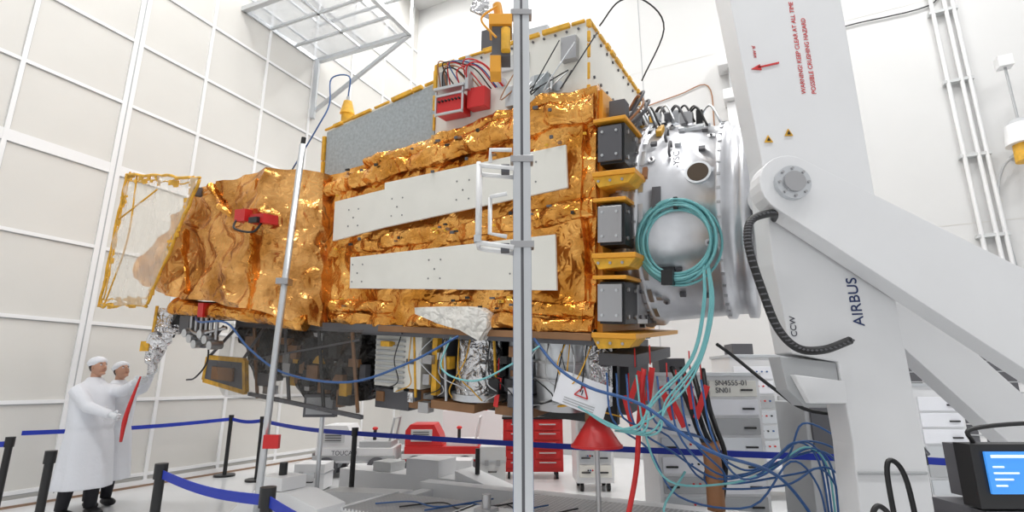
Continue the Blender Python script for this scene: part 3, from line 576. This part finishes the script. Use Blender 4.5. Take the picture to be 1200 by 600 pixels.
# ------------------------------------------------------------------ people
def person(name,loc,yaw,hands,lean=0,facecol='skin',up=.0,s=1.0,stride=.0):
    root=empty(name,Matrix.Translation(loc)@Matrix.Rotation(yaw,4,'Z')@Matrix.Scale(s,4))
    inv=root.matrix_world.inverted()
    hd=[inv@V(h) for h in hands];lx=lean
    def el(z,cx,rx,ry,n=36):
        k=1.12;fold=lambda i:1+.06*math.sin(i*math.pi*2/n*8+z*2)*max(.1,(1.15-z))
        return [V((cx+rx*k*fold(i)*math.cos(2*math.pi*i/n),ry*k*fold(i+2)*math.sin(2*math.pi*i/n),z)) for i in range(n)]
    b=B()
    b.loft([el(.32,.03,.235,.27),el(.6,.02,.205,.25),el(.85,.01,.18,.23),el(.95,.0,.168,.215),el(1.0,.0,.175,.22),el(1.2,lx*.5,.165,.215),el(1.36,lx,.15,.21),el(1.44,lx,.115,.165),el(1.50,lx,.075,.09),el(1.54,lx,.062,.07)],'coat')
    wr=[]
    for sgn,h in zip((-1,1),hd):
        sh=V((lx,sgn*.19,1.39));d=h-sh;L=min(d.length,.585);h2=sh+d.normalized()*L
        mid=(sh+h2)/2;drop=math.sqrt(max(0,.30**2-(L/2)**2));dn=V((0,sgn*.3,-1));dn=(dn-dn.dot(d.normalized())*d.normalized()).normalized()
        elb=mid+dn*drop;b.tube([sh+V((0,-sgn*.03,0)),sh,elb,h2],.05,'coat',n=14,kk=1,rs=[.085,.084,.066,.046]);wr.append((h2,(h2-elb).normalized(),sgn))
    b.make('coat',root,remesh=.014,smooth=3)
    b=B()
    for i in range(4):b.cyl((.175,.0,.75+.15*i),(.195,.0,.75+.15*i),.008,'paper',n=8)
    b.make('coat_buttons',root)
    b=B()
    for sgn in(-1,1):
        fx=sgn*stride;b.tube([(0,sgn*.09,.8),(.01+fx*.5,sgn*.1,.5),(-.01+fx,sgn*.1,.09)],.08,'trousers',n=14,kk=4,rs=[.1,.085,.06])
        b.ell((.05+fx,sgn*.1,.05),(.14,.05,.05),'black')
    b.make('trousers_and_shoes',root)
    hc=V((lx+.02,0,1.655));R=Matrix.Rotation(-up,3,'Y');b=B()
    def hf(q,w):
        if q.z<0:w.y*=1-.3*q.z*q.z;w.x*=(1-.12*q.z*q.z);
        if q.x>0 and q.z<-.3:w.x+=.01
        return w
    b.tube([V((lx,0,1.48)),hc+V((-.02,0,-.06))],.052,facecol,n=14,kk=1)
    b.ell(hc,(.088,.07,.112),facecol,28,20,hf,R)
    def H(x,y,z):return hc+R@V((x,y,z))
    b.tube([H(.084,0,.018),H(.096,0,-.004),H(.104,0,-.022),H(.090,0,-.030)],.01,facecol,n=8,kk=3,rs=[.007,.009,.013,.009])
    for sg in(-1,1):
        b.ell(H(-.005,sg*.071,-.005),(.016,.009,.028),facecol);b.ell(H(.074,sg*.028,.012),(.012,.013,.008),'paper');b.ell(H(.084,sg*.028,.012),(.004,.006,.005),'black');b.ell(H(.078,sg*.028,.030),(.008,.017,.004),'hair')
    b.ell(H(.080,0,-.054),(.007,.02,.005),'lips');b.ell(H(.054,0,-.085),(.032,.035,.018),facecol)
    b.ell(H(-.028,0,.018),(.077,.076,.083),'hair')
    b.make('head',root)
    b=B();b.ell(H(-.022,0,.062),(.104,.09,.070),'coat',28,16,lambda q,w:w*(1+.06*math.sin(q.y*22)*(1-abs(q.z))+.06*noise.noise(q*5)),R)
    b.tube([H(.08*math.cos(a)-.014,.077*math.sin(a),.046) for a in [i*math.pi/8 for i in range(17)]],.008,'coat',n=6,kk=2)
    b.make('hair_cap',root)
    for w,d,sg in wr:
        b=B();side=d.cross(V((0,0,1))).normalized();upv=side.cross(d)
        b.tube([w-d*.03,w+d*.02,w+d*.06,w+d*.095],.03,'glove',n=12,kk=3,rs=[.03,.032,.04,.034])
        for i,(ln) in enumerate((.07,.08,.075,.058)):
            s0=w+d*.085+upv*(.028-.019*i);m1=s0+d*ln*.45+side*.006*sg;m2=m1+d*ln*.2+side*ln*.35*-sg;e=m2-d*ln*.1+side*ln*.35*-sg
            b.tube([s0,m1,m2,e],.0,'glove',n=8,kk=3,rs=[.0105,.0095,.009,.007])
        s0=w+d*.03+upv*.03;b.tube([s0,s0+upv*.025+d*.03,s0+upv*.02+d*.055-side*.02*sg],.0,'glove',n=8,kk=3,rs=[.013,.011,.008])
        b.make('hand',root)
    return root
person('technician',(-5.17,6.73,0),-.25,[(-4.64,6.43,1.13),(-4.57,6.58,1.56)],lean=-.06,up=.2,s=1.05,stride=.08)
person('technician',(-5.34,7.28,0),-.4,[(-4.76,6.92,1.55),(-4.66,7.0,1.70)],lean=.04,up=.4,s=1.03)
# ------------------------------------------------------------------ ground equipment
def rack(x0,x1,y0,y1,h,name='electronics_rack'):
    b=B();b.bb((x0,y0,.12),(x1,y1,h),'arm')
    n=int((h-.2)/.2)
    for i in range(n):
        z=.2+i*.2;w=x1-x0
        b.bb((x0+.04,y0-.02,z),(x0+w*.48,y0,z+.17),random.choice(['offwhite','grey','alu','paper']));b.bb((x0+w*.52,y0-.02,z),(x1-.04,y0,z+.17),random.choice(['offwhite','grey','paper','alu']))
        b.bb((x0+.07,y0-.04,z+.06),(x0+.2,y0-.02,z+.08),'black');b.bb((x1-.22,y0-.04,z+.06),(x1-.09,y0-.02,z+.08),'black')
        for j in range(3):b.cyl((x0+w*(.3+.06*j),y0-.02,z+.1),(x0+w*(.3+.06*j),y0-.035,z+.1),.012,random.choice(['red','black','blue']),n=8)
    for x in(x0+.08,x1-.08):
        for y in (y0+.08,y1-.08):b.cyl((x-.025,y,.06),(x+.025,y,.06),.06,'black')
        b.bb((x-.03,y0+.05,.1),(x+.03,y1-.05,.14),'grey')
    b.bb((x0-.02,y0-.03,h),(x1+.02,y1+.02,h+.04),'alu')
    b.bb((x0+.1,y0+.1,h+.04),(x0+.4,y0+.4,h+.2),'dgrey')
    return b.make(name,bevel=.006)
r=rack(1.58,2.75,6.0,6.7,1.62)
text('rack_label','SN4555-01\nSN01',.08,front(2.25,1.52,5.97),'textblk',r)
rack(.95,1.5,8.2,8.8,1.45);rack(3.1,4.3,7.6,8.3,1.9);rack(4.6,5.8,7.0,7.7,1.5)
b=B();b.bb((3.0,5.6,.1),(3.7,6.2,1.35),'grey');b.bb((3.05,5.58,.8),(3.65,5.6,1.3),'dgrey');b.bb((3.1,5.57,.2),(3.6,5.6,.7),'arm')
for x in (3.1,3.6):
    for y in (5.8,6.1):b.cyl((x,y,.05),(x+.05,y,.05),.05,'black')
b.make('test_cabinet',bevel=.01)
b=B();b.bb((-.15,9.2,.12),(.85,9.8,.95),'red')
for i in range(5):
    z=.18+i*.15;b.bb((-.1,9.18,z),(.34,9.2,z+.12),'red');b.bb((.38,9.18,z),(.8,9.2,z+.12),'red');b.bb((-.02,9.15,z+.08),(.26,9.18,z+.1),'alu');b.bb((.45,9.15,z+.08),(.73,9.18,z+.1),'alu')
b.bb((-.17,9.18,.95),(.87,9.82,.99),'black')
for x in(-.05,.75):
    for y in (9.3,9.7):b.cyl((x-.02,y,.06),(x+.02,y,.06),.06,'black')
b.bb((.1,9.3,.99),(.35,9.5,1.2),'white');b.bb((.5,9.3,.99),(.7,9.6,1.12),'yellow');b.make('tool_cabinet',bevel=.006)
def cart(name,x,y,L,k1,k2):
    b=B();b.bb((x,y,.24),(x+L,y+.7,.48),k1)
    b.prism([(x,.48),(x+L*.5,.48),(x+L*.46,.66),(x+L*.38,.84),(x+.08,.84),(x,.74)],1,y+.03,y+.67,k1);b.bb((x-.04,y-.02,.28),(x+L+.04,y,.36),k2);b.bb((x-.05,y,.22),(x,y+.7,.4),'frame')
    b.bb((x+.1,y+.015,.56),(x+L*.36,y+.03,.76),'lgrey')
    for i in range(4):b.bb((x+.14,y+.005,.59+i*.04),(x+L*.32,y+.015,.605+i*.04),'dgrey')
    for xx in(x+.2,x+L-.25):
        for yy in (y-.05,y+.6):
            b.cyl((xx,yy,.17),(xx,yy+.13,.17),.17,'dgrey',n=24);b.cyl((xx,yy-.01,.17),(xx,yy,.17),.09,'alu',n=20);b.cyl((xx,yy-.02,.17),(xx,yy-.01,.17),.03,'dgrey',n=12)
    b.bb((x+L*.55,y+.05,.48),(x+L-.05,y+.6,.58),k2);b.tube([(x+L-.1,y+.1,.5),(x+L-.02,y+.1,.95),(x+L-.02,y+.6,.95),(x+L-.1,y+.6,.5)],.02,k2,kk=1)
    b.cyl((x+L*.7,y+.3,.58),(x+L*.7,y+.3,.75),.03,'black');b.ell((x+L*.7,y+.3,.77),(.05,.05,.03),'red')
    return b.make(name,bevel=.015)
c=cart('battery_cart',-3.3,9.3,1.3,'arm','grey');text('cart_label','TOUCAN',.1,front(-3.02,.37,9.27),'textblk',c)
cart('pallet_tug',-1.85,9.5,1.3,'red','arm')
# transport cases on the floor
for x,y,w_,h_,k in ((-1.15,8.2,.55,.4,'arm'),(-.5,8.6,.4,.55,'lgrey'),(-3.2,8.2,.45,.35,'arm')):
    b=B();b.bb((x,y,.03),(x+w_,y+.4,.03+h_),k);b.bb((x-.01,y-.01,.03+h_*.6),(x+w_+.01,y+.41,.05+h_*.6),'alu')
    for xx in (x+.08,x+w_-.14):b.bb((xx,y-.02,.0+h_*.55),(xx+.06,y-.005,.08+h_*.55),'steel')
    b.tube([(x+w_*.35,y-.01,h_*.4),(x+w_*.35,y-.04,h_*.4),(x+w_*.65,y-.04,h_*.4),(x+w_*.65,y-.01,h_*.4)],.01,'black',kk=1)
    for xx in (x+.05,x+w_-.05):
        for yy in (y+.05,y+.35):b.cyl((xx,yy,0),(xx,yy,.03),.02,'black',n=10)
    b.make('transport_case',bevel=.01)
b=B();b.bb((-1.4,11.0,.3),(-.2,11.6,1.0),'arm');b.bb((-1.3,11.0,1.0),(-.5,11.5,1.3),'red');b.bb((-1.35,11.05,0),(-1.25,11.5,.3),'grey');b.bb((-.35,11.05,0),(-.25,11.5,.3),'grey');b.make('equipment_bench',bevel=.01)
b=B();b.bb((-2.3,6.0,1.18),(-1.95,6.1,1.42),'dgrey');b.bb((-2.27,5.99,1.21),(-1.98,6.0,1.39),'grey');b.cyl((-2.1,6.05,.03),(-2.1,6.05,1.18),.025,'alu');b.cyl((-2.1,6.05,0),(-2.1,6.05,.03),.2,'dgrey');b.make('display_stand')
b=B();c=V((.57,4.40,1.46));R=Matrix.Rotation(.35,3,'Y')@Matrix.Rotation(-.3,3,'Z')
b.box(c,(.44,.01,.26),'paper',R);
for (a0,a1) in (((-.07,-.03),(.07,-.03)),((.07,-.03),(0,.08)),((0,.08),(-.07,-.03))):
    beam(b,c+R@V((a0[0]*.8,-.01,a0[1]*.8)),c+R@V((a1[0]*.8,-.01,a1[1]*.8)),.009,'red')
b.box(c+R@V((0,-.01,.01)),(.008,.006,.04),'textblk',R)
for i in range(3):b.box(c+R@V((0,-.007,-.07-.02*i)),(.26,.004,.007),'grey',R)
b.tube([c+R@V((-.19,0,.13)),L2W(-.3,.0,-.2)],.004,'black',n=5,kk=1);b.tube([c+R@V((.19,0,.13)),L2W(.1,.05,-.3)],.004,'black',n=5,kk=1)
b.make('warning_sign')
b=B();b.cyl((.69,4.5,1.06),(.69,4.5,1.30),.20,'red',r2=.04,n=28);b.cyl((.69,4.5,1.04),(.69,4.5,1.06),.21,'red',n=28);b.cyl((.69,4.5,1.30),(.69,4.5,1.36),.03,'black');b.cyl((.69,4.5,.46),(.69,4.5,1.05),.02,'steel')
b.make('red_funnel')
W=L2W
b=B();b.tube([W(-4.95,-.3,.05),W(-4.4,-.6,-.05),W(-3.9,-.6,-.05),W(-3.5,-.6,-.3),W(-3.0,-.55,-.52),W(-2.2,-.5,-.55),W(-1.6,-.4,-.35),W(-1.2,-.2,-.1)],.011,'blue')
b.tube([W(-1.35,-.1,-.12),W(-1.3,-.3,-.38),W(-.9,-.4,-.45),W(-.6,-.3,-.3),W(-.4,-.2,-.15)],.008,'teal')
b.make('hanging_cables')
b=B();b.tube([W(-.5,-.1,-.1),W(-.2,-.3,-.3),W(.1,-.4,-.42),W(.5,-.45,-.5),W(.9,-.4,-.75),(1.9,4.0,.9),(2.2,4.0,.5)],.012,'blue')
for i in range(10):
    x0=.2+.08*i;e=random.uniform(-.15,.15);g=random.uniform(-.15,.15)
    b.tube([W(x0-.1,.0,-.35),W(x0,-.15,-.7+e*.3),V((1.0+.09*i+e,4.2+e,1.0+e)),V((1.35+.06*i+g,4.25+e,.75+.02*i+g*.5)),V((1.75+.05*i,4.15,.75+.04*i+g)),V((2.05+.04*i,4.1,1.05+g*.8)),V((2.24+.03*i,4.12,.9+g)),V((2.28+.02*i,4.12,.5))],.008,random.choice(['blue','blue','teal','blue','blue']))
b.tube([V((1.3,4.2,.9)),V((1.1,4.1,.62)),V((1.5,4.0,.52)),V((2.0,4.1,.6)),V((2.3,4.2,.5))],.009,'teal')
b.make('cable_tangle')
b=B()
for i in range(4):
    b.tube([W(.55+.08*i,.3,-.3),W(.7+.05*i,.15,-.55),V((1.45+.05*i,4.3,1.2)),V((1.55+.04*i,4.35,.95)),V((1.6,4.4,.5))],.02,'black')
b.tube([(1.55,4.32,1.1),(1.57,4.35,.85),(1.57,4.36,.6)],.07,'copper')
b.tube([W(.9,.3,-.1),V((1.75,4.2,1.75)),V((1.95,4.0,1.5)),V((2.15,3.9,1.35)),V((2.7,3.9,1.3)),V((3.3,4.4,1.0))],.014,'black')
b.make('power_cables')
cable('red_cable',[W(.4,-.0,-.3),V((.98,4.2,1.3)),V((.92,4.15,.9)),V((.8,4.1,.5)),V((.78,4.1,.47))],.020,'red')
cable('black_cable',[L2W(-.1,.4,2.85),L2W(.1,.4,3.05),L2W(.3,.6,3.1),L2W(.4,.9,2.95),L2W(.1,1.2,2.6)],.008,'black')
b=B();mx0,mx1,my=1.985,2.5,2.4
b.bb((mx0,my,1.03),(mx1,my+.09,1.29),'black');b.bb((mx0+.1,my+.09,1.04),(mx1,my+.28,1.27),'dgrey');b.bb((mx0+.05,my-.012,1.09),(mx0+.34,my,1.26),'screen');b.bb((mx0+.07,my-.016,1.235),(mx0+.32,my-.012,1.248),'screenw')
for i in range(4):b.bb((mx0+.07,my-.016,1.12+.025*i),(mx0+.12+.03*(i%3),my-.012,1.128+.025*i),'screenw')
b.tube([(mx0+.06,my+.05,1.29),(mx0+.07,my+.05,1.35),(mx0+.4,my+.05,1.37),(mx0+.44,my+.05,1.29)],.010,'black')
b.bb((mx0+.02,my,.86),(mx1,my+.3,1.02),'dgrey');b.bb((mx0+.05,my-.01,.9),(mx0+.3,my,.94),'alu');b.cyl((mx0+.38,my-.02,.94),(mx0+.38,my,.94),.02,'red')
b.bb((mx0-.04,my-.05,.82),(mx1+.1,my+.4,.86),'alu')
for x in (mx0,mx1+.05):
    for y in (my,my+.35):b.cyl((x,y,.08),(x,y,.82),.018,'alu');b.cyl((x-.015,y,.04),(x+.015,y,.04),.04,'black')
b.make('test_instrument_cart',bevel=.005)
b=B();cx,cyy=1.76,2.6
b.tube([(cx-.10,cyy,.75),(cx-.12,cyy,.93),(cx-.08,cyy,1.0),(cx-.02,cyy,.93),(cx-.0,cyy,.75)],.013,'black');b.tube([(cx+.06,cyy+.1,.75),(cx+.05,cyy+.1,1.12),(cx+.09,cyy+.1,1.18),(cx+.14,cyy+.1,1.08),(cx+.16,cyy+.1,.75)],.013,'black')
b.box((cx,cyy,.5),(.4,.42,.08),'black');b.box((cx+.0,cyy+.2,.74),(.36,.05,.3),'dgrey');b.cyl((cx,cyy,.1),(cx,cyy,.48),.03,'dgrey')
for i in range(5):
    a=i*1.2566;beam(b,(cx,cyy,.12),(cx+.2*math.cos(a),cyy+.2*math.sin(a),.07),.035,'black');b.cyl((cx+.2*math.cos(a)-.015,cyy+.2*math.sin(a),.035),(cx+.2*math.cos(a)+.015,cyy+.2*math.sin(a),.035),.035,'black')
b.make('office_chair',bevel=.02)
scene.view_settings.view_transform='Standard';scene.view_settings.exposure=0
